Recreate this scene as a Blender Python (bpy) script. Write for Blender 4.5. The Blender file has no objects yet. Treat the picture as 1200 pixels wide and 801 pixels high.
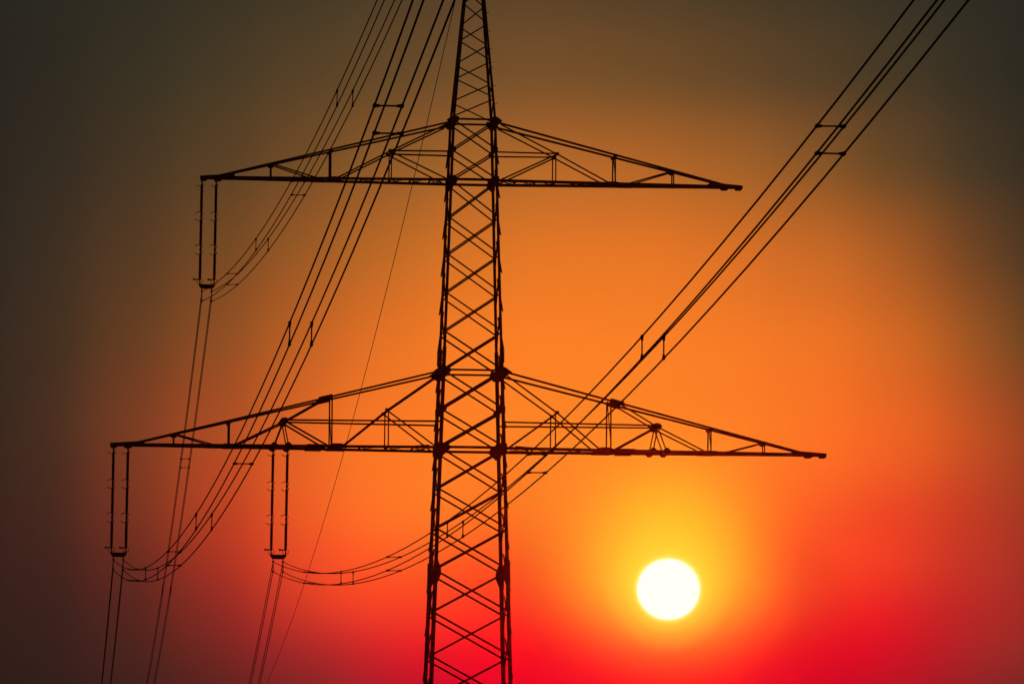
import bpy, math
from mathutils import Vector, Matrix
import random
random.seed(7)
sc = bpy.context.scene
COL = sc.collection

# ------------------------------------------------------------------ measures
GZ = 1.7                                    # eye height above the ground
TH = 0.0875190                              # how far the tower is turned
PH_NEAR, PH_FAR = 0.0791248, 0.0717470      # headings of the two spans
PITCH, ROLL = 0.0887052, 0.0086
TX, TY = -1.6848, 275.796                   # foot of the tower
SUN_E, SUN_C = .105, (1.0, .006, .008)
HAZE_D, HAZE_C, HAZE_G = .000035, (.9, .75, .65), .988
SUN_AZ, SUN_EL = math.radians(1.3375), math.radians(3.011)

# ------------------------------------------------------------------ camera
cam = bpy.data.objects.new('camera', bpy.data.cameras.new('camera'))
COL.objects.link(cam)
cam.data.sensor_width = 36.0
cam.data.lens = 7960.0 / 1200.0 * 36.0
cam.data.clip_start = 0.1
cam.data.clip_end = 20000
cam.matrix_world = (Matrix.Translation((0, 0, GZ)) @ Matrix.Rotation(math.pi/2 + PITCH, 4, 'X')
                    @ Matrix.Rotation(ROLL, 4, 'Z'))
sc.camera = cam

# ------------------------------------------------------------------ sky
def lin(c):
    return tuple((x/255/12.92 if x/255 <= 0.04045 else ((x/255+0.055)/1.055)**2.4) for x in c)

AZ0, AZ1 = -12.0, 12.0
EL0, EL1 = -1.0, 14.0
def az_of(x): return (x-600)/138.9
def el_of(y): return 5.082 - (y-400.5)/138.9
XS = [i*100 for i in range(13)]
SKY = [  # rows of sky colour (sRGB 0-255) by falling elevation, then by azimuth
 (0, [(40,38,31),(46,43,33),(54,48,35),(64,54,36),(74,60,38),(86,64,40),(94,68,40),(90,66,40),(82,63,39),(72,58,38),(62,53,37),(52,47,35),(42,40,33)]),
 (100, [(42,38,31),(52,45,33),(64,54,36),(80,62,38),(96,70,40),(112,77,41),(124,82,42),(122,81,41),(114,77,40),(100,70,40),(82,62,38),(64,53,36),(46,42,33)]),
 (200, [(46,40,32),(60,48,34),(80,59,36),(102,70,38),(132,84,40),(158,96,42),(178,104,42),(184,104,41),(176,101,40),(158,94,40),(126,80,38),(90,64,37),(58,48,34)]),
 (300, [(50,41,32),(72,52,34),(100,65,36),(134,80,37),(174,98,38),(206,111,38),(226,118,38),(232,119,38),(228,117,38),(212,110,38),(192,101,38),(143,80,36),(84,58,34)]),
 (400, [(55,41,31),(82,54,33),(122,69,35),(164,86,36),(212,106,37),(240,120,38),(252,127,38),(252,128,38),(250,126,38),(244,120,38),(230,111,36),(188,95,35),(118,71,34)]),
 (500, [(57,40,30),(94,53,34),(146,68,35),(192,86,36),(240,112,37),(254,124,38),(255,130,38),(255,132,38),(255,130,38),(254,122,38),(248,108,36),(218,91,35),(158,69,34)]),
 (550, [(58,38,29),(94,49,33),(150,64,34),(206,82,36),(246,110,38),(255,124,38),(255,126,38),(255,136,40),(255,136,40),(255,118,38),(249,99,36),(219,80,35),(166,64,34)]),
 (600, [(58,36,28),(92,45,32),(148,58,34),(208,74,36),(250,104,38),(255,120,38),(255,118,36),(255,136,40),(255,136,40),(255,106,36),(246,80,36),(216,64,35),(166,56,34)]),
 (650, [(57,34,27),(84,40,31),(136,49,33),(202,62,36),(250,86,38),(255,98,36),(255,92,34),(255,122,38),(255,120,38),(255,82,34),(248,68,35),(214,56,36),(168,50,36)]),
 (700, [(54,32,26),(74,36,30),(116,42,33),(180,50,36),(240,68,38),(252,70,36),(255,62,34),(255,84,34),(255,90,34),(255,64,33),(240,44,34),(206,40,36),(164,44,36)]),
 (750, [(50,31,25),(65,34,29),(98,38,31),(150,40,36),(202,44,40),(240,36,38),(255,10,32),(255,34,34),(255,56,34),(252,5,32),(228,12,34),(192,28,36),(152,42,36)]),
 (800, [(46,29,24),(57,32,28),(80,34,30),(116,36,34),(158,34,38),(204,16,40),(236,0,36),(248,0,34),(252,4,30),(232,0,34),(202,10,34),(168,26,36),(124,38,36)]),
]
world = bpy.data.worlds.new("World"); sc.world = world
world.use_nodes = True
wn, wl = world.node_tree.nodes, world.node_tree.links
wn.clear()
def N(t, **k):
    n = wn.new(t)
    for a, b in k.items(): setattr(n, a, b)
    return n
def M(op, a, b=None, c=None, clamp=False):
    n = N('ShaderNodeMath', operation=op, use_clamp=clamp)
    for i, v in enumerate((a, b, c)):
        if v is None: continue
        if isinstance(v, (int, float)): n.inputs[i].default_value = v
        else: wl.new(v, n.inputs[i])
    return n.outputs[0]
def ramp(fac, stops, interp):
    n = N('ShaderNodeValToRGB'); r = n.color_ramp; r.interpolation = interp
    while len(r.elements) > 1: r.elements.remove(r.elements[-1])
    r.elements[0].position = stops[0][0]; r.elements[0].color = (*stops[0][1], 1)
    for p, c in stops[1:]:
        e = r.elements.new(p); e.color = (*c, 1)
    wl.new(fac, n.inputs[0])
    return n.outputs[0]
tc = N('ShaderNodeTexCoord'); sp = N('ShaderNodeSeparateXYZ'); wl.new(tc.outputs['Generated'], sp.inputs[0])
azr = M('ARCTAN2', sp.outputs[0], sp.outputs[1]); elr = M('ARCSINE', sp.outputs[2])
azd = M('MULTIPLY', azr, 180/math.pi); eld = M('MULTIPLY', elr, 180/math.pi)
fa = M('DIVIDE', M('SUBTRACT', azd, AZ0), AZ1-AZ0, clamp=True)
fe = M('DIVIDE', M('SUBTRACT', eld, EL0), EL1-EL0, clamp=True)
def scl(c, k): return tuple(x*k for x in c)
def row_at(y):
    for (y0, a), (y1, b) in zip(SKY, SKY[1:]):
        if y0 <= y <= y1:
            t = (y-y0)/(y1-y0); return [tuple(p+(q-p)*t for p, q in zip(lin(c), lin(d))) for c, d in zip(a, b)]
grid = [(y, row_at(y)) for y in range(0, 801, 50)]
grid = [(-50-50*k, [scl(c, .9**(k+1)) for c in grid[0][1]]) for k in (5,4,3,2,1,0)] + grid \
     + [(850+50*k, [scl(c, .8**(k+1)) for c in grid[-1][1]]) for k in (0,1,2,3)]
def haze_glow(x, y):                              # light the haze adds in front of the sky, taken off the sky's own
    a, e = math.radians(az_of(x))-SUN_AZ, math.radians(el_of(y))
    ct = math.cos(a)*math.cos(e-SUN_EL)
    ph = (1-HAZE_G**2)/(4*math.pi*(1+HAZE_G**2-2*HAZE_G*ct)**1.5)
    dep = 1-math.exp(-HAZE_D*45/math.sin(max(e, .03)))
    return [SUN_E*k*h*ph*dep for k, h in zip(SUN_C, HAZE_C)]
tgt = [[[max(0.0, v-d) for v, d in zip(c, haze_glow(x, y))] for x, c in zip(XS, r)] for y, r in grid]
ctl = [[list(c) for c in r] for r in tgt]
for _ in range(12):                          # control values whose smooth curve passes through the rows
    new = [[c[:] for c in r] for r in ctl]
    for k in range(1, len(ctl)-1):
        for i in range(13):
            for q in range(3):
                cur = (ctl[k-1][i][q]+4*ctl[k][i][q]+ctl[k+1][i][q])/6
                new[k][i][q] = min(1, max(0, ctl[k][i][q]+(tgt[k][i][q]-cur)))
    ctl = new
rows = [(grid[k][0], [tuple(c) for c in ctl[k]]) for k in range(len(grid))]
rows.sort(key=lambda r: -r[0])               # rising elevation
pos = [(el_of(y)-EL0)/(EL1-EL0) for y, _ in rows]
acc = None
for k, (y, cols) in enumerate(rows):
    st = [(0.0, scl(cols[0], .45)), (0.13, scl(cols[0], .7))]
    st += [((az_of(x)-AZ0)/(AZ1-AZ0), c) for x, c in zip(XS, cols)]
    st += [(0.87, scl(cols[-1], .7)), (1.0, scl(cols[-1], .45))]
    colr = ramp(fa, st, 'CARDINAL')
    wst = [(p, ((1.0,)*3 if j == k else (0.0,)*3)) for j, p in enumerate(pos)]
    wgt = ramp(fe, wst, 'B_SPLINE')
    m = N('ShaderNodeVectorMath', operation='SCALE'); wl.new(colr, m.inputs[0]); wl.new(wgt, m.inputs['Scale'])
    if acc is None: acc = m.outputs[0]
    else:
        a = N('ShaderNodeVectorMath', operation='ADD'); wl.new(acc, a.inputs[0]); wl.new(m.outputs[0], a.inputs[1]); acc = a.outputs[0]
# aureole (its bright centre sits a little above the disc) and the disc itself
def mix(fac, a, b):
    n = N('ShaderNodeMix', data_type='RGBA'); n.clamp_factor = True
    wl.new(fac, n.inputs[0]); wl.new(a, n.inputs[6]); wl.new(b, n.inputs[7]); return n.outputs[2]
sa, se = math.degrees(SUN_AZ), math.degrees(SUN_EL)
def angdist(da, de, flat=1.0):
    dx = M('SUBTRACT', azd, sa+da); dy = M('MULTIPLY', M('SUBTRACT', eld, se+de), flat)
    if de: dy = M('ADD', dy, M('MULTIPLY', M('MINIMUM', dy, 0.0), .58))
    return M('SQRT', M('ADD', M('MULTIPLY', dx, dx), M('MULTIPLY', dy, dy)))
R = 2.2
PX = 1/138.9
g = M('DIVIDE', angdist(0, 20*PX, .86), R, clamp=True)
def gs(px): return px*PX/R
gc = ramp(g, [(0, lin((255,208,36))), (gs(43), lin((255,200,36))), (gs(70), lin((255,184,36))), (gs(112), lin((255,159,36))), (gs(160), lin((255,143,38)))], 'B_SPLINE')
ga = ramp(g, [(0, (1,)*3), (gs(25), (1,)*3), (gs(50), (.98,)*3), (gs(75), (.85,)*3), (gs(100), (.60,)*3), (gs(125), (.31,)*3), (gs(150), (.12,)*3), (gs(175), (.025,)*3), (gs(200), (.003,)*3), (gs(225), (0,)*3), (gs(250), (0,)*3)], 'B_SPLINE')
acc = mix(ga, acc, gc)
h2 = M('DIVIDE', angdist(0, 0, 1.03), .6, clamp=True)
def hs(px): return px*PX/.6
ha = ramp(h2, [(0, (1,)*3), (hs(37), (.9,)*3), (hs(44), (.5,)*3), (hs(56), (.2,)*3), (hs(80), (0,)*3)], 'EASE')
hc = ramp(h2, [(0, lin((255,246,150))), (hs(37), lin((255,238,104))), (hs(45), lin((255,220,54))), (1, lin((255,210,52)))], 'EASE')
acc = mix(ha, acc, hc)
da = ramp(h2, [(0, (1,)*3), (hs(34.8), (1,)*3), (hs(38.3), (0,)*3)], 'EASE')
dc = N('ShaderNodeRGB'); dc.outputs[0].default_value = (1.25, 1.2, .95, 1)
acc = mix(da, acc, dc.outputs[0])
# the clear sky above the haze
nsky = N('ShaderNodeTexSky', sky_type='NISHITA'); nsky.sun_disc = False
nsky.sun_elevation = SUN_EL; nsky.sun_rotation = SUN_AZ; nsky.dust_density = 6.0
bg1 = N('ShaderNodeBackground'); bg1.inputs[1].default_value = 1.0; wl.new(acc, bg1.inputs[0])
bg2 = N('ShaderNodeBackground'); bg2.inputs[1].default_value = 0.00005; wl.new(nsky.outputs[0], bg2.inputs[0])
ad = N('ShaderNodeAddShader'); wl.new(bg1.outputs[0], ad.inputs[0]); wl.new(bg2.outputs[0], ad.inputs[1])
wo = N('ShaderNodeOutputWorld'); wl.new(ad.outputs[0], wo.inputs[0])

# ------------------------------------------------------------------ sun
sd = bpy.data.lights.new('sun', 'SUN'); sd.energy = SUN_E; sd.angle = math.radians(0.53); sd.color = SUN_C
sun = bpy.data.objects.new('sun', sd); COL.objects.link(sun)
tosun = Vector((math.sin(SUN_AZ)*math.cos(SUN_EL), math.cos(SUN_AZ)*math.cos(SUN_EL), math.sin(SUN_EL)))
sun.rotation_euler = tosun.to_track_quat('Z', 'Y').to_euler(); sun.location = (0, 100, 80)

sc.view_settings.view_transform = 'Standard'; sc.view_settings.look = 'None'
sc.view_settings.exposure = 0.0; sc.view_settings.gamma = 1.0
sc.view_settings.use_curve_mapping = False
sc.render.engine = 'CYCLES'
sc.cycles.use_denoising = True

# ------------------------------------------------------------------ materials
def material(name, base, rough=.6, metal=0.0, var=.15, scale=6.0, base2=None):
    m = bpy.data.materials.new(name); m.use_nodes = True
    n, l = m.node_tree.nodes, m.node_tree.links
    b = n['Principled BSDF']; b.inputs['Metallic'].default_value = metal
    t = n.new('ShaderNodeTexCoord'); no = n.new('ShaderNodeTexNoise'); no.inputs['Scale'].default_value = scale
    no.inputs['Detail'].default_value = 5
    l.new(t.outputs['Object'], no.inputs['Vector'])
    r = n.new('ShaderNodeValToRGB'); l.new(no.outputs['Fac'], r.inputs[0])
    b2 = base2 or tuple(c*(1-2*var) for c in base)
    r.color_ramp.elements[0].position = .35; r.color_ramp.elements[0].color = (*b2, 1)
    r.color_ramp.elements[1].position = .65; r.color_ramp.elements[1].color = (*base, 1)
    l.new(r.outputs[0], b.inputs['Base Color'])
    mp = n.new('ShaderNodeMapRange'); l.new(no.outputs['Fac'], mp.inputs[0])
    mp.inputs[3].default_value = rough-.08; mp.inputs[4].default_value = rough+.08
    l.new(mp.outputs[0], b.inputs['Roughness'])
    bp = n.new('ShaderNodeBump'); bp.inputs['Strength'].default_value = .15; bp.inputs['Distance'].default_value = .004
    l.new(no.outputs['Fac'], bp.inputs['Height']); l.new(bp.outputs[0], b.inputs['Normal'])
    return m
STEEL = material('weathered_steel', (.13, .125, .12), .8, 0.0, .2, 3.0)
PLATE = material('plate_steel', (.11, .105, .10), .8, 0.0, .2, 5.0)
PORC = material('brown_porcelain', (.09, .045, .03), .45, 0.0, .1, 8.0)
IRON = material('cast_fittings', (.12, .12, .12), .7, 0.0, .2, 20.0)
WIRE = material('aluminium_strand', (.14, .14, .14), .8, 0.0, .15, 3.0)
CONC = material('footing_concrete', (.32, .31, .29), .9, 0.0, .15, 2.0)
SOIL = material('meadow', (.07, .085, .03), .95, 0.0, .2, .12, base2=(.045, .05, .022))

# ------------------------------------------------------------------ helpers
class MB:
    def __init__(s): s.v, s.f = [], []
    def add(s, vs, fs):
        o = len(s.v); s.v += [tuple(x) for x in vs]; s.f += [tuple(i+o for i in f) for f in fs]
    def prof(s, p0, p1, pts, ref):
        """extrude a 2-D profile along p0-p1; profile x = along ref, y = across"""
        p0, p1 = Vector(p0), Vector(p1); d = (p1-p0).normalized()
        r = Vector(ref); r = r-d*r.dot(d)
        if r.length < 1e-4: r = d.orthogonal()
        r.normalize(); q = d.cross(r); n = len(pts)
        vs = [p0+r*a+q*b for a, b in pts]+[p1+r*a+q*b for a, b in pts]
        fs = [(i, (i+1) % n, n+(i+1) % n, n+i) for i in range(n)]
        if n == 6:
            fs += [(0,1,2,3)[::-1], (0,3,4,5)[::-1], (n,n+1,n+2,n+3), (n,n+3,n+4,n+5)]
        else: fs += [tuple(range(n))[::-1], tuple(range(n, 2*n))]
        s.add(vs, fs)
    def angle(s, p0, p1, size, ref, flip=1):
        """rolled steel angle: one leg flat across the face, the other standing along ref"""
        t = max(size*.12, .008); h = size/2
        s.prof(p0, p1, [(0,-h*flip),(size,-h*flip),(size,(-h+t)*flip),(t,(-h+t)*flip),(t,h*flip),(0,h*flip)], ref)
    def box(s, p0, p1, a, b, ref): s.prof(p0, p1, [(-a/2,-b/2),(a/2,-b/2),(a/2,b/2),(-a/2,b/2)], ref)
    def plate(s, poly, axis, t):
        """polygon (list of 3-D points) thickened by t along axis"""
        ax = Vector(axis)*t/2; n = len(poly); P = [Vector(p) for p in poly]
        s.add([p-ax for p in P]+[p+ax for p in P],
              [tuple(range(n))[::-1], tuple(range(n, 2*n))]+[(i, (i+1) % n, n+(i+1) % n, n+i) for i in range(n)])
    def tube(s, pts, rads, seg=8):
        P = [Vector(p) for p in pts]; n = len(P)
        if isinstance(rads, (int, float)): rads = [rads]*n
        ref = None; o = len(s.v)
        for i, p in enumerate(P):
            d = (P[min(i+1, n-1)]-P[max(i-1, 0)]).normalized()
            ref = d.orthogonal() if ref is None else ref-d*ref.dot(d)
            ref.normalize(); q = d.cross(ref)
            for k in range(seg):
                a = 2*math.pi*k/seg
                s.v.append(tuple(p+(ref*math.cos(a)+q*math.sin(a))*rads[i]))
        for i in range(n-1):
            for k in range(seg):
                k2 = (k+1) % seg
                s.f.append((o+i*seg+k, o+i*seg+k2, o+(i+1)*seg+k2, o+(i+1)*seg+k))
        s.f.append(tuple(o+k for k in range(seg))[::-1]); s.f.append(tuple(o+(n-1)*seg+k for k in range(seg)))
    def build(s, name, mat, parent=None, smooth=False):
        me = bpy.data.meshes.new(name); me.from_pydata(s.v, [], s.f); me.update()
        me.materials.append(mat)
        if smooth: me.polygons.foreach_set('use_smooth', [True]*len(me.polygons))
        o = bpy.data.objects.new(name, me); COL.objects.link(o); o.parent = parent
        return o
def empty(name, label, cat, loc, rz=0.0, group=None):
    o = bpy.data.objects.new(name, None); COL.objects.link(o); o.location = loc; o.rotation_euler = (0, 0, rz)
    o['label'] = label; o['category'] = cat
    if group: o['group'] = group
    return o

# ------------------------------------------------------------------ ground
gv, gf = [], []
gy = [-1800,-1200,-800,-200,0,120,240,300,360,430,520,640,800,1200,1800,2400]
gx = [-2000,-1400,-900,-300,-120,-40,40,120,300,900,1400,2000]
def gh(y):
    t = min(max((y-310)/330, 0), 1); return -26*t*t*(3-2*t)
for y in gy:
    for x in gx: gv.append((x, y, gh(y)))
for j in range(len(gy)-1):
    for i in range(len(gx)-1):
        a = j*len(gx)+i; gf.append((a, a+1, a+1+len(gx), a+len(gx)))
m = MB(); m.add(gv, gf); go = m.build('ground', SOIL); go['kind'] = 'structure'
# thin haze volume, added to redden the steel near the sun
m = MB(); m.box((0,-1850,9), (0,2450,9), 4100, 76, (1,0,0)); hz = m.build('haze', SOIL); hz['kind'] = 'stuff'
hm = bpy.data.materials.new('glare_haze'); hm.use_nodes = True; hn = hm.node_tree.nodes; hn.clear()
ho = hn.new('ShaderNodeOutputMaterial'); hv = hn.new('ShaderNodeVolumePrincipled')
hv.inputs['Density'].default_value = HAZE_D; hv.inputs['Color'].default_value = (*HAZE_C, 1); hv.inputs['Anisotropy'].default_value = HAZE_G
hm.node_tree.links.new(hv.outputs[0], ho.inputs['Volume']); hz.data.materials.clear(); hz.data.materials.append(hm)

# ------------------------------------------------------------------ lattice tower
# local frame: x along the crossarms, y along the line (minus = towards the viewer), z up from the foot
T = empty('lattice_tower', 'tall black lattice power pylon with two wide crossarms and tapering peak', 'pylon', (TX, TY, 0), TH)
Z = lambda h: h+GZ
def w(h):
    return 1.2882+0.033042*(20.10-h) if h <= 33.54 else 0.845-(h-33.54)*0.0905
HT, HPK = 33.54, 42.05
def lp(su, sv, h, out=0.0): return Vector((su*(w(h)+out), sv*(w(h)+out), Z(h)))
for su in (-1, 1):
    for sv in (-1, 1):
        b = MB()
        for (h0, h1, sz) in ((-1.6, 15.2, .165), (15.2, 24.2, .145), (24.2, HT, .11), (HT, 38.5, .10), (38.5, HPK, .085)):
            p0, p1 = lp(su, sv, h0), lp(su, sv, h1)
            # heel of the angle at the outer corner
            t = .014; X = Vector((-su, 0, 0)); Y = Vector((0, -sv, 0)); o = Vector((su*sz*.5, sv*sz*.5, 0))
            q = [(0,0),(sz,0),(sz,t),(t,t),(t,sz),(0,sz)]
            vs = [p0+o+X*a+Y*c for a, c in q]+[p1+o+X*a+Y*c for a, c in q]
            fs = [(i,(i+1)%6,6+(i+1)%6,6+i) for i in range(6)]+[(0,1,2,3),(0,3,4,5),(6,7,8,9),(6,9,10,11)]
            b.add(vs, fs)
        leg = b.build('corner_leg', STEEL, T)
        # bolted splices of the leg
        for hs_, L, wd in ((15.05, 1.0, .24), (23.85, .5, .06)):
            b = MB(); c = lp(su, sv, hs_)
            if wd > .1:
                poly = [(.09,-.50),(.09,.50),(-.07,.50),(-.21,.12),(-.21,-.12),(-.07,-.50)]
            else: poly = [(.08,-.26),(.08,.26),(-.07,.26),(-.07,-.26)]
            tilt = -.033
            b.plate([Vector((c.x+su*(a+tilt*z), c.y+sv*.10, c.z+z)) for a, z in poly], (0, 1, 0), .016)
            b.plate([Vector((c.x+su*.10, c.y+sv*(a+tilt*z)*.8, c.z+z)) for a, z in poly], (1, 0, 0), .016)
            nb = int(L/.078)
            for i in range(nb):
                z = -L/2+.04+i*.078
                pz = lp(su, sv, hs_+z)
                b.tube([pz+Vector((su*.08, -sv*.02, 0)), pz+Vector((su*.125, -sv*.02, 0))], .017, 6)
                b.tube([pz+Vector((-su*.02, sv*.08, 0)), pz+Vector((-su*.02, sv*.135, 0))], .017, 6)
            b.build('splice_plate', PLATE, leg)
        b = MB(); p = lp(su, sv, -1.6)
        b.tube([(p.x, p.y, -.5), (p.x, p.y, .12), (p.x, p.y, .28)], [.62, .58, .34], 20)
        b.build('footing', CONC, T)

nodes = [33.54,32.29,31.06,29.52,28.01,26.44,24.86,23.27,21.68,20.12,18.46,16.83,15.15,13.44,11.66,9.85]
low = [9.85,7.95,5.95,3.85,1.6,-.7]
def brace(b, su0, h0, su1, h1, sv, size, off, flip=1):
    p0 = Vector((su0*(w(h0)-.01), sv*(w(h0)+off), Z(h0))); p1 = Vector((su1*(w(h1)-.01), sv*(w(h1)+off), Z(h1)))
    b.angle(p0, p1, size, (0, sv, 0) if off > 0 else (0, -sv, 0), flip)
for sv in (-1, 1):
    for i in range(len(nodes)-1):
        h1, h0 = nodes[i], nodes[i+1]
        sz = .072 if h0 < 15.5 else .066 if h0 < 24 else .056
        a = .05; heavy = 1.75 if (20.1 <= h0 < 23.0) else 1.35 if 14.9 < h0 < 20.1 else 1.0
        b = MB(); brace(b, -1, h1-a, 1, h0+a, sv, sz, .062); b.build('diagonal_brace', STEEL, T)
        b = MB(); brace(b, 1, h1-a, -1, h0+a, sv, sz*(heavy if sv < 0 else 1.1), -.075, -1); b.build('diagonal_brace', STEEL, T)
    # single zigzag in the peak, the two faces in opposite phase
    pk = [33.62,34.43,35.2,35.97,36.78,37.52,38.34,39.05,39.75,40.4,41.0]
    for i in range(len(pk)-1):
        s0 = -1 if (i % 2 == 0) == (sv < 0) else 1
        b = MB(); brace(b, s0, pk[i]+.05, -s0, pk[i+1]-.05, sv, .052, .04); b.build('diagonal_brace', STEEL, T)
    # belts
    for h in (33.54, 23.27):
        b = MB(); b.angle((-w(h), sv*(w(h)+.03), Z(h)), (w(h), sv*(w(h)+.03), Z(h)), .075, (0, sv, 0)); b.build('belt', STEEL, T)
    for h in (31.06, 20.12):
        b = MB(); b.angle((-w(h), sv*(w(h)+.03), Z(h)), (w(h), sv*(w(h)+.03), Z(h)), .10, (0, sv, 0)); b.build('belt', STEEL, T)
# bracing below the picture
for sv in (-1, 1):
    b = MB()
    for i in range(len(low)-1):
        h1, h0 = low[i], low[i+1]
        brace(b, -1, h1-.05, 1, h0+.05, sv, .075, .062); brace(b, 1, h1-.05, -1, h0+.05, sv, .075, -.075, -1)
    b.build('lower_bracing', STEEL, T)
# side faces: panels staggered by half, one diagonal outside and one inside the legs
def sbrace(b, su, sv0, h0, sv1, h1, size, off, flip=1):
    p0 = Vector((su*(w(h0)+off), sv0*(w(h0)-.01), Z(h0))); p1 = Vector((su*(w(h1)+off), sv1*(w(h1)-.01), Z(h1)))
    b.angle(p0, p1, size, (-su, 0, 0), flip)
alln = nodes+low[1:]
mids = [(alln[i]+alln[i+1])/2 for i in range(len(alln)-1)]
for su in (-1, 1):
    b = MB()
    for i in range(len(mids)-1):
        h1, h0 = mids[i], mids[i+1]
        o = -1 if su < 0 else 1          # outer diagonal falls away from the viewer on the left, towards him on the right
        sbrace(b, su, o, h1-.04, -o, h0+.02, .06, .128)
        sbrace(b, su, -o, h1-.04, o, h0+.04, .055, .010, -1)
    b.build('side_bracing', STEEL, T)
    b = MB()
    for i in range(len(pk)-1):
        s0 = 1 if i % 2 == 0 else -1
        sbrace(b, su, s0, pk[i]+.1, -s0, pk[i+1]-.02, .045, .03)
    b.build('side_bracing', STEEL, T)
    for h in (33.54, 31.06, 23.27, 20.12):
        b = MB(); b.angle((su*(w(h)+.03), -w(h), Z(h)), (su*(w(h)+.03), w(h), Z(h)), .08, (su, 0, 0)); b.build('belt', STEEL, T)
# node plates in the near and far face
def node_plate(su, sv, h, poly, off=.075, t=.014, px=0.0):
    b = MB(); c = lp(su, sv, h); y = sv*(w(h)+off)
    b.plate([Vector((c.x+su*(a+px), y, c.z+z)) for a, z in poly], (0, 1, 0), t)
    for a, z in poly:
        b.tube([Vector((c.x+su*(a*.75+px), y, c.z+z*.75)), Vector((c.x+su*(a*.75+px), y+sv*.035, c.z+z*.75))], .018, 6)
    return b.build('gusset_plate', PLATE, T)
TOPU = [(.30,-.01),(.10,.15),(-.20,.16),(-.24,.02),(-.06,-.20),(.12,-.19)]
TOPL = [(.42,-.02),(.12,.19),(-.24,.19),(-.30,.0),(-.14,-.22),(.12,-.22)]
LOWU = [(.10,.16),(-.16,.20),(-.26,.04),(-.22,-.12),(-.02,-.30),(.10,-.20)]
LOWL = [(.12,.20),(-.30,.20),(-.42,.0),(-.34,-.10),(-.10,-.32),(.12,-.20)]
MID = [(.08,.12),(-.10,.12),(-.17,0),(-.10,-.12),(.08,-.12)]
for su in (-1, 1):
    for sv in (-1, 1):
        node_plate(su, sv, 33.50, TOPU); node_plate(su, sv, 23.22, TOPL)
        node_plate(su, sv, 31.04, LOWU); node_plate(su, sv, 20.10, LOWL)
        node_plate(su, sv, 32.29, MID); node_plate(su, sv, 21.68, [(a*1.15, z*1.2) for a, z in MID])
# step bolts up the peak and the near right leg
for i in range(20):
    h = 34.2+i*.757
    if h > 41.5: continue
    b = MB(); p = lp(1, -1, h); b.tube([p, p+Vector((.14, 0, 0))], .011, 6); b.tube([p+Vector((.14,0,-.002)), p+Vector((.155,0,0))], .018, 6)
    b.build('step_bolt', PLATE, T)
# earth wire bracket at the very top
b = MB(); b.box((-.09, 0, Z(42.0)), (.09, 0, Z(42.0)), .2, .12, (0,0,1)); b.box((0, -.35, Z(42.12)), (0, .35, Z(42.12)), .05, .06, (0,0,1))
b.build('peak_cap', PLATE, T)

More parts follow.
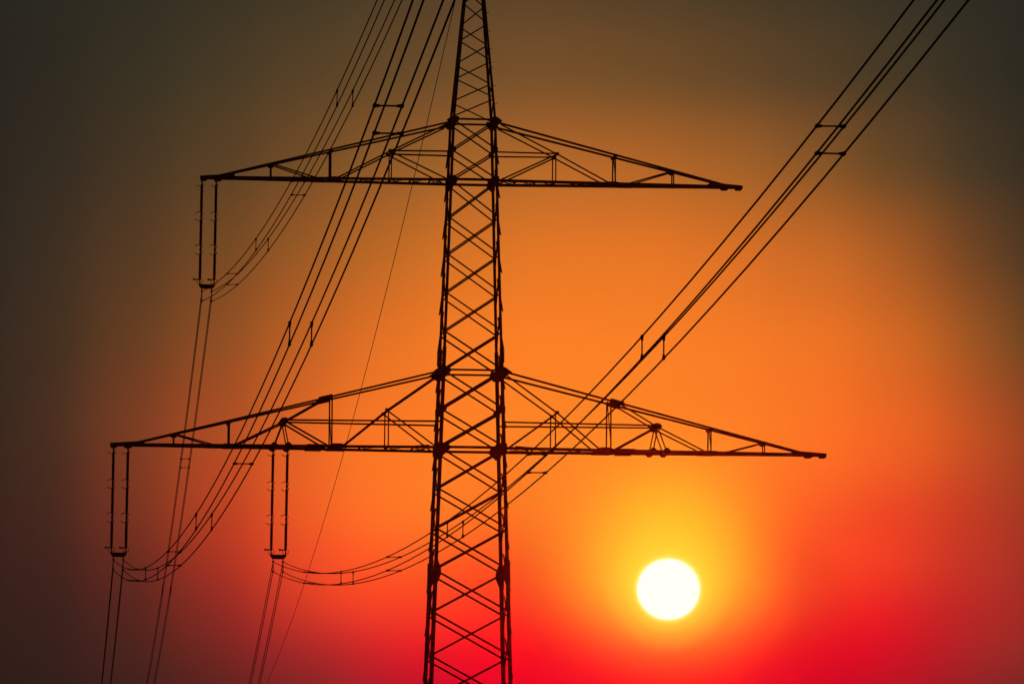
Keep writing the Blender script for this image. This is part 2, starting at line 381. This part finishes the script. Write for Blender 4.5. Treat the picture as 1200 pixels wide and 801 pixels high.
# ---------------------------------------------------------------- crossarms
def crossarm(side, hl, hu, L, slope, memb, posts, plan, splices, plates, hang, lab):
    root = MB()
    wl_, wu_ = w(hl), w(hu)
    def vl(u): return .14+(wl_-.14)*max(0, 1-(u-wl_)/(L-wl_))
    def vu(u): return .12+(wu_-.12)*max(0, 1-(u-wu_)/(L-wu_))
    def hup(u): return hu-slope*(u-wu_)
    def vat(u, h):
        t = 0 if hup(u)-hl < .05 else min(max((h-hl)/(hup(u)-hl), 0), 1)
        return vl(u)*(1-t)+vu(u)*t
    def P(u, h, sv, o=0.0): return Vector((side*u, sv*(vat(u, h)+o), Z(h)))
    um = wu_+(hu-hl-.06)/slope                  # where the chords meet
    # end plates carry the part: the solid nose of the arm
    nose = MB()
    for sv in (-1, 1):
        nose.plate([P(L-1.35, hl+.15, sv, .02), P(L-1.3, hl-.06, sv, .02), P(L-.84, hl-.06, sv, .02), P(L-.78, hl-.13, sv, .02), P(L-.56, hl-.13, sv, .02),
                    P(L-.48, hl-.06, sv, .02), P(L-.24, hl-.06, sv, .02), P(L-.20, hl-.13, sv, .02), P(L+.02, hl-.13, sv, .02),
                    P(L+.06, hl-.05, sv, .02), P(L+.06, hl+.06, sv, .02), P(L-.5, hl+.10, sv, .02)], (0,1,0), .016)
    for u in (L-.03, L-.66): nose.box(P(u, hl-.04, -1), P(u, hl-.04, 1), .16, .10, (0,0,1))
    nose.box(P(L-1.3, hl+.06, -1), P(L-1.3, hl+.06, 1), .08, .06, (0,0,1))
    arm = nose.build('crossarm', PLATE, T)
    arm['label'] = lab
    for sv in (-1, 1):
        b = MB(); b.angle(P(wl_, hl, sv), P(L-.02, hl, sv), .115, (0, -sv, 0)); b.build('lower_chord', STEEL, arm)
        b = MB(); b.angle(P(wu_, hu, sv), P(um, hup(um), sv), .078, (0, -sv, 0)); b.build('upper_chord', STEEL, arm)
        for k, (u0, h0, u1, h1, sz) in enumerate(memb):
            h0 = hl if h0 == 'l' else hup(u0) if h0 == 'u' else h0
            h1 = hl if h1 == 'l' else hup(u1) if h1 == 'u' else h1
            b = MB(); b.angle(P(u0, h0, sv, .02 if k % 2 else -.03), P(u1, h1, sv, .02 if k % 2 else -.03), sz, (0, sv if k % 2 else -sv, 0))
            b.build('diagonal_brace', STEEL, arm)
        for (u, ht, sz) in posts:
            ht = hup(u) if ht == 'u' else ht
            b = MB(); b.angle(P(u, hl, sv, .005), P(u, ht, sv, .005), sz, (0, -sv, 0)); b.build('post', STEEL, arm)
        for (u, hh, poly) in plates:
            hh = hl if hh == 'l' else hup(u) if hh == 'u' else hh
            b = MB(); c = P(u, hh, sv, .045)
            b.plate([Vector((c.x+side*a, c.y, c.z+z)) for a, z in poly], (0, 1, 0), .014)
            b.build('gusset_plate', PLATE, arm)
        for (u, hh, Ls, hgt, below) in splices:
            top = hh == 'u'; b = MB(); s = -slope if top else 0
            hc_ = hup(u) if top else hl
            c = P(u, hc_, sv, .05)
            q = [(-Ls/2, hgt/2), (Ls/2, hgt/2), (Ls/2, -hgt/2), (-Ls/2, -hgt/2)]
            b.plate([Vector((c.x+side*a, c.y, c.z+z+s*a)) for a, z in q], (0, 1, 0), .016)
            b.box(P(u-Ls/2, hc_-s*Ls/2+(.045 if top else -.065), sv), P(u+Ls/2, hc_+s*Ls/2+(.045 if top else -.065), sv), .14, .016, (0,1,0))
            nb = max(3, int(Ls/.085))
            for i in range(nb):
                a = -Ls/2+.04+i*(Ls-.08)/(nb-1); zz = hc_+s*a
                for yy in (-.03, .03):
                    if below: b.tube([P(u+a, zz-.06, sv, yy), P(u+a, zz-.115, sv, yy)], .016, 6)
                    else: b.tube([P(u+a, zz+.04, sv, yy), P(u+a, zz+.105, sv, yy)], .016, 6)
            b.build('splice_plate', PLATE, arm)
    # transverse frames at the posts
    for (u, ht, sz) in posts:
        ht = hup(u) if ht == 'u' else ht
        b = MB(); b.angle(P(u+.03, hl+.03, -1), P(u+.03, hl+.03, 1), .055, (side, 0, 0)); b.angle(P(u+.03, ht-.03, -1), P(u+.03, ht-.03, 1), .05, (side, 0, 0))
        if sz > .058: b.angle(P(u+.01, hl, -1), P(u+.01, ht, 1), .032, (side, 0, 0))
        b.build('cross_frame', STEEL, arm)
    # plan bracing between the two lower chords
    b = MB()
    for i in range(len(plan)-1):
        a, c = plan[i], plan[i+1]
        for (s0, o) in ((-1, .02), (1, -.05)):
            b.box(P(a, hl+o, s0), P(c, hl+o, -s0), .014, .07, (0, 0, 1))
        b.angle(P(a, hl-.02, -1), P(a, hl-.02, 1), .05, (0, 0, 1))
    b.build('plan_bracing', STEEL, arm)
    for u in hang:
        b = MB(); b.box(P(u, hl-.02, -1), P(u, hl-.02, 1), .13, .12, (0,0,1))
        b.plate([Vector((side*(u-.06), 0, Z(hl)+.02)), Vector((side*(u+.06), 0, Z(hl)+.02)), Vector((side*(u+.03), 0, Z(hl)-.17)), Vector((side*(u-.03), 0, Z(hl)-.17))], (0,1,0), .03)
        for sv in (-1, 1):
            c = P(u, hl, sv, .05)
            b.plate([Vector((c.x+a, c.y, c.z+z)) for a, z in ((-.14,-.07),(-.06,-.14),(.06,-.14),(.14,-.07),(.14,.06),(.05,.15),(-.05,.15),(-.14,.06))], (0,1,0), .014)
        b.build('hanger_plate', PLATE, arm)
    return arm
ARMN = [(-.42,.07),(.30,.07),(.40,0),(.30,-.07),(-.42,-.07)]
Aq = [(-.22,.05),(-.10,.15),(.08,.13),(.18,.02),(.10,-.12),(-.10,-.12)]
TRI = [(-.30,.05),(-.12,.16),(.12,.16),(.30,.05),(.28,-.10),(-.28,-.10)]
for side in (-1, 1):
    s = 'left' if side < 0 else 'right'
    crossarm(side, 20.11, 23.25, 14.56, .2467,
        [(12.05,'u',10.35,'l',.052),(9.65,'l',7.62,21.10,.06),(7.62,21.10,5.95,22.08,.06),(5.80,'l',7.58,21.12,.085 if side > 0 else .075),
         (7.99,'l',7.66,21.0,.05),(7.42,'l',7.60,21.0,.05),(7.55,21.17,1.26,21.17,.066),
         (5.26,'l',3.45,21.6,.065),(3.45,21.6,1.32,23.12,.065),(1.45,'l',3.45,21.58,.06)],
        [(12.05,'u',.052),(9.82,'u',.06),(5.68,'u',.060),(3.40,21.58,.052)],
        [1.32,2.35,3.40,4.5,5.68,6.7,7.70,8.75,9.82,10.95,12.05,13.0],
        [(5.95,'u',.56,.19,False),(6.35,'l',.66,.16,True)],
        [(7.62,21.12,Aq),(5.45,'l',[(a*1.35,z*.75) for a, z in TRI]),(3.45,21.6,[(-.09,.07),(.09,.07),(.09,-.07),(-.09,-.07)]),(9.75,'l',ARMN),(12.05,'u',[(-.16,.0),(.0,.05),(.14,-.04),(.1,-.12),(-.12,-.12)]),
         (9.82,'u',[(-.10,.05),(.10,.0),(.08,-.12),(-.08,-.12)]),(10.4,'l',[(-.3,.05),(.3,.05),(.3,-.06),(-.3,-.06)]),(2.0,'l',[(-.25,.1),(.4,.05),(.4,-.05),(-.25,-.05)])],
        [8.00,7.43], 'lower %s crossarm, the longer of the two on that side' % s)
    crossarm(side, 31.05, 33.46, 11.05, .2455,
        [(8.24,'u',6.3,'l',.055),(5.60,'l',3.40,32.2,.06),(3.40,32.2,1.10,33.35,.06),(1.05,'l',3.40,32.18,.06),(3.36,32.22,.93,32.22,.062)],
        [(8.24,'u',.055),(5.82,'u',.062),(3.36,32.2,.05)],
        [.95,1.75,2.55,3.36,4.55,5.82,7.0,8.24,9.4],
        [], [(5.7,'l',[(a*1.3,z*.5) for a, z in TRI]),(3.40,32.2,[(-.09,.07),(.09,.07),(.09,-.07),(-.09,-.07)]),(8.24,'u',[(-.14,.04),(.12,.0),(.1,-.12),(-.12,-.12)]),
             (6.3,'l',[(-.3,.05),(.3,.05),(.3,-.06),(-.3,-.06)]),(5.82,'u',[(-.10,.05),(.10,.0),(.08,-.1),(-.08,-.1)])],
        [], 'upper %s crossarm, the shorter of the two on that side' % s)

# ------------------------------------------------------------------ insulator strings
def arc(c, r, a0, a1, n, ux, uz=Vector((0,0,1))):
    return [c+ux*(r*math.cos(a0+(a1-a0)*i/n))+uz*(r*math.sin(a0+(a1-a0)*i/n)) for i in range(n+1)]
def build_string(label):
    """double string of long-rod insulators, origin at the top between the two strings"""
    r = empty('insulator_string', label, 'insulator', (0,0,0), TH, 'double insulator strings hanging from the left crossarms')
    X = Vector((1,0,0)); Lt = 4.28; hx = .292; lean = -.035
    def at(sx, d): return Vector((sx*hx+lean*d/Lt, 0, -d))
    rods = [(.24,1.28),(1.67,2.62),(3.05,3.98)]
    for sx in (-1, 1):
        for (a, c) in rods:
            b = MB(); pts, rr = [], []
            n = 26; core = .050
            pts.append(at(sx, a)); rr.append(core)
            for i in range(n):
                d = a+.03+(c-a-.06)*(i+.5)/n; hh = (c-a-.06)/n
                pts += [at(sx, d-hh*.30), at(sx, d+hh*.05), at(sx, d+hh*.12), at(sx, d+hh*.3)]; rr += [core, .066, .066, core]
            pts.append(at(sx, c)); rr.append(core)
            b.tube(pts, rr, 14); rod = b.build('insulator_rod', PORC, r)
            for d0, d1 in ((a-.07, a+.03), (c-.03, c+.07)):
                b = MB(); b.tube([at(sx, d0), at(sx, d0+.02), at(sx, d1-.02), at(sx, d1)], [.03, .052, .052, .046], 12); b.build('end_cap', IRON, rod)
        # links between the rods
        b = MB(); b.tube([at(sx, 0), at(sx, .17)], .022, 8); b.box(at(sx, .02), at(sx, .12), .07, .03, (1,0,0)); b.build('link', IRON, r)
        for d0, d1 in ((1.35,1.60),(2.69,2.98)):
            b = MB(); b.tube([at(sx, d0), at(sx, (d0+d1)/2-.03)], .034, 8); b.tube([at(sx, (d0+d1)/2+.03), at(sx, d1)], .034, 8)
            b.tube([at(sx,(d0+d1)/2-.05), at(sx,(d0+d1)/2+.05)], .046, 8); b.build('link', IRON, r)
        b = MB(); b.tube([at(sx, 4.05), at(sx, 4.32)], .026, 8); b.build('link', IRON, r)
        # arcing horns: left arm curls towards the joint, right side bows around it
        def horn(d, up, bow):
            b = MB(); p = at(sx, d); k = 1 if up else -1
            q = [p, p+Vector((-.07,0,-.012*k)), p+Vector((-.14,0,0)), p+Vector((-.19,0,.03*k)), p+Vector((-.225,0,.05*k))]
            b.tube(q, .014, 6)
            e = at(sx, d-.14*k) if bow > .1 else at(sx, d-.14*k)
            q = [p, p+Vector((.05,0,0)), p+Vector((.078,0,.03*k)), p+Vector((.075,0,.09*k)), p+Vector((.04,0,.14*k)), p+Vector((.015,0,.15*k))]
            b.tube(q, .0125, 6)
            b.build('arcing_horn', IRON, r)
        horn(.25, True, .2); horn(1.31, False, .1); horn(1.66, True, .1); horn(2.66, False, .1); horn(3.04, True, .1)
        # lower guard: thick stub to the left and a racket loop round the last cap
        b = MB(); p = at(sx, 4.07)
        b.tube([p+Vector((.03,0,0)), p+Vector((-.22,0,.004))], .026, 8); b.tube([p+Vector((-.21,0,.004)), p+Vector((-.275,0,.004))], .042, 8)
        b.tube([p+Vector((-.12,0,0)), p+Vector((-.125,0,-.10)), p+Vector((-.09,0,-.16)), p+Vector((-.03,0,-.20)), p+Vector((.06,0,-.16)), p+Vector((.11,0,-.12)), p+Vector((.12,0,-.04)), p+Vector((.06,0,.02)), p], .012, 6)
        b.tube([p+Vector((-.02,0,.01)), p+Vector((-.01,.10,-.03)), p+Vector((0,.12,-.10)), p+Vector((0,.08,-.18)), p+Vector((0,0,-.2))], .012, 6)
        b.build('arcing_horn', IRON, r)
    # yoke plate
    b = MB(); z0 = -4.26
    q = [(-.33,0),(.33,0),(.33,-.06),(.23,-.18),(-.23,-.18),(-.33,-.06)]
    for y in (-.03, .03): b.plate([Vector((lean+a, y, z0+z)) for a, z in q], (0,1,0), .02)
    b.box((lean-.24,0,z0-.13), (lean+.24,0,z0-.13), .05, .08, (0,0,1))
    b.build('yoke_plate', PLATE, r)
    cx = lean*1.2
    for sx in (-1, 1):
        b = MB(); x = cx+sx*.2
        b.tube([(x,0,z0-.12), (x,0,-4.50)], .017, 8); b.box((x,0,-4.36), (x,0,-4.44), .05, .03, (1,0,0))
        b.tube([(x-.012,0,-4.62), (x-.012,0,-4.90)], .012, 8); b.tube([(x+.022,0,-4.62), (x+.022,0,-4.90)], .009, 8); b.build('link', IRON, r)
        for z in (-4.55, -4.95):
            b = MB(); b.tube([(x,-.20,z-.004),(x,-.10,z-.012),(x,0,z-.006),(x,.10,z-.012),(x,.20,z-.004)], [.020,.034,.042,.034,.020], 10)
            b.box((x,-.05,z+.02), (x,.05,z+.02), .05, .07, (0,0,1)); b.build('suspension_clamp', IRON, r)
    return r
def world_of(u, v, h):
    return Vector((TX+u*math.cos(TH)-v*math.sin(TH), TY+u*math.sin(TH)+v*math.cos(TH), Z(h)))
# bundle centres at the clamps, and the spans found there: (u, height, near slope, near curve, far slope, far curve)
PHASE = {
 'upper': (-10.785, 26.20, .08158, .00035743, .14572, .000356),
 'outer': (-14.225, 15.25, .07826, .00033383, .12045, .000432),
 'inner': (-7.755, 15.25, .07906, .00033390, .15567, .000434),
}
TXT = {'upper': 'upper crossarm tip', 'outer': 'lower crossarm tip', 'inner': 'middle of the lower left crossarm'}
for nm, lab in (('upper', 'double rod insulator string hanging from the left tip of the upper crossarm'),
                ('outer', 'double rod insulator string hanging from the left tip of the lower crossarm'),
                ('inner', 'double rod insulator string under the middle of the lower crossarm, left of the mast')):
    u, h = PHASE[nm][:2]
    st = build_string(lab); st.location = world_of(u+.042, 0, h+4.75)

# ------------------------------------------------------------------ conductors
def span_pt(nm, s, du=0.0, dz=0.0):
    """point on a span; s > 0 towards the viewer, s < 0 away"""
    u, h, a, k, af, kf = PHASE[nm]
    b = world_of(u, 0, h)
    if s >= 0: phi, z = PH_NEAR, -a*s+k*s*s
    else: phi, z = PH_FAR, af*s+kf*s*s
    return Vector((b.x+s*math.sin(phi)+du*math.cos(phi), b.y-s*math.cos(phi)+du*math.sin(phi), b.z+z+dz))
CORN = {'top left': (-.2,.2), 'top right': (.2,.2), 'bottom left': (-.2,-.2), 'bottom right': (.2,-.2)}
SMP = sorted(set([-300+i*6 for i in range(50)]+[-8,-6,-4,-3,-2,-1.2,-.6,-.2,0,.2,.6,1.2,2,3,4,6,8]+[10+i*5 for i in range(66)]))
for nm in PHASE:
    for cn, (du, dz) in CORN.items():
        b = MB(); P = [span_pt(nm, s, du, dz) for s in SMP]
        b.tube(P, .0158, 8); o = b.build('power_cable', WIRE, None, True)
        o['label'] = '%s cable of the four-cable bundle hung from the %s' % (cn, TXT[nm]); o['category'] = 'power cable'
        o['group'] = 'power cables bundled in fours'
# earth wire from the peak
b = MB(); base = world_of(0, 0, 42.09)
P = []
for i in range(101):
    s = -300+i*6.2
    if s < 0: P.append(Vector((base.x+s*math.sin(PH_FAR), base.y-s*math.cos(PH_FAR), base.z+.15832*s+.000251*s*s)))
    else: P.append(Vector((base.x+s*math.sin(PH_NEAR), base.y-s*math.cos(PH_NEAR), base.z-.07*s+.00027*s*s)))
b.tube(P, .0165, 8); o = b.build('earth_wire', WIRE, None, True)
o['label'] = 'single thin earth wire falling away from the peak, left of the mast'; o['category'] = 'earth wire'

# ------------------------------------------------------------------ spacers
def spacer(nm, s, c0, c1, label):
    p, q = span_pt(nm, s, *c0), span_pt(nm, s, *c1); mid = (p+q)/2
    d = (span_pt(nm, s+.5)-span_pt(nm, s-.5)).normalized()
    r = empty('cable_spacer', label, 'spacer', mid, 0, 'spacers clamped along the cable bundles')
    ax = (q-p).normalized()
    b = MB(); b.tube([p-mid+ax*.03, p-mid+ax*.09, q-mid-ax*.09, q-mid-ax*.03], [.02, .0135, .0135, .02], 8); b.build('spacer_bar', IRON, r)
    for e, sg in ((p, 1), (q, -1)):
        b = MB(); c = e-mid
        b.tube([c-d*.085, c-d*.05, c+d*.05, c+d*.085], [.022, .031, .031, .022], 10)
        b.tube([c, c+ax*sg*.075], [.030, .022], 8); b.build('wire_clamp', IRON, r)
ORD = ['first','second','third','fourth','fifth','sixth','seventh','eighth']
def stations(nm, lst, where):
    for i, (s, k) in enumerate(lst):
        n = ORD[i]
        if k == 'H':
            spacer(nm, s, (-.2,.2), (.2,.2), '%s spacer from the clamps on %s, level, top cables' % (n, where))
            spacer(nm, s, (-.2,-.2), (.2,-.2), '%s spacer from the clamps on %s, level, bottom cables' % (n, where))
        else:
            spacer(nm, s, (-.2,.2), (-.2,-.2), '%s spacer from the clamps on %s, upright, left cables' % (n, where))
            spacer(nm, s, (.2,.2), (.2,-.2), '%s spacer from the clamps on %s, upright, right cables' % (n, where))
stations('upper', [(27.5,'H'),(53.0,'V'),(77.6,'H'),(102.4,'V')], 'the upper bundle')
stations('outer', [(26.3,'H'),(51.5,'V'),(76.1,'H'),(101.4,'V'),(126.3,'H'),(151.9,'V'),(177.6,'H')], 'the outer lower bundle')
stations('inner', [(25.6,'H'),(50.9,'V'),(75.8,'H'),(101.1,'V'),(126.3,'H'),(151.7,'V'),(177.4,'H')], 'the inner lower bundle')
spacer('upper', -33.3, (-.2,.2), (.2,.2), 'upper level spacer on the steep far cables, just below the lower crossarm')
spacer('upper', -33.3, (-.2,-.2), (.2,-.2), 'lower level spacer on the steep far cables, just below the lower crossarm')
spacer('upper', -69.2, (-.2,.2), (-.2,-.2), 'upright spacer on the left steep far cables near the bottom edge')
spacer('upper', -69.2, (.2,.2), (.2,-.2), 'upright spacer on the right steep far cables near the bottom edge')
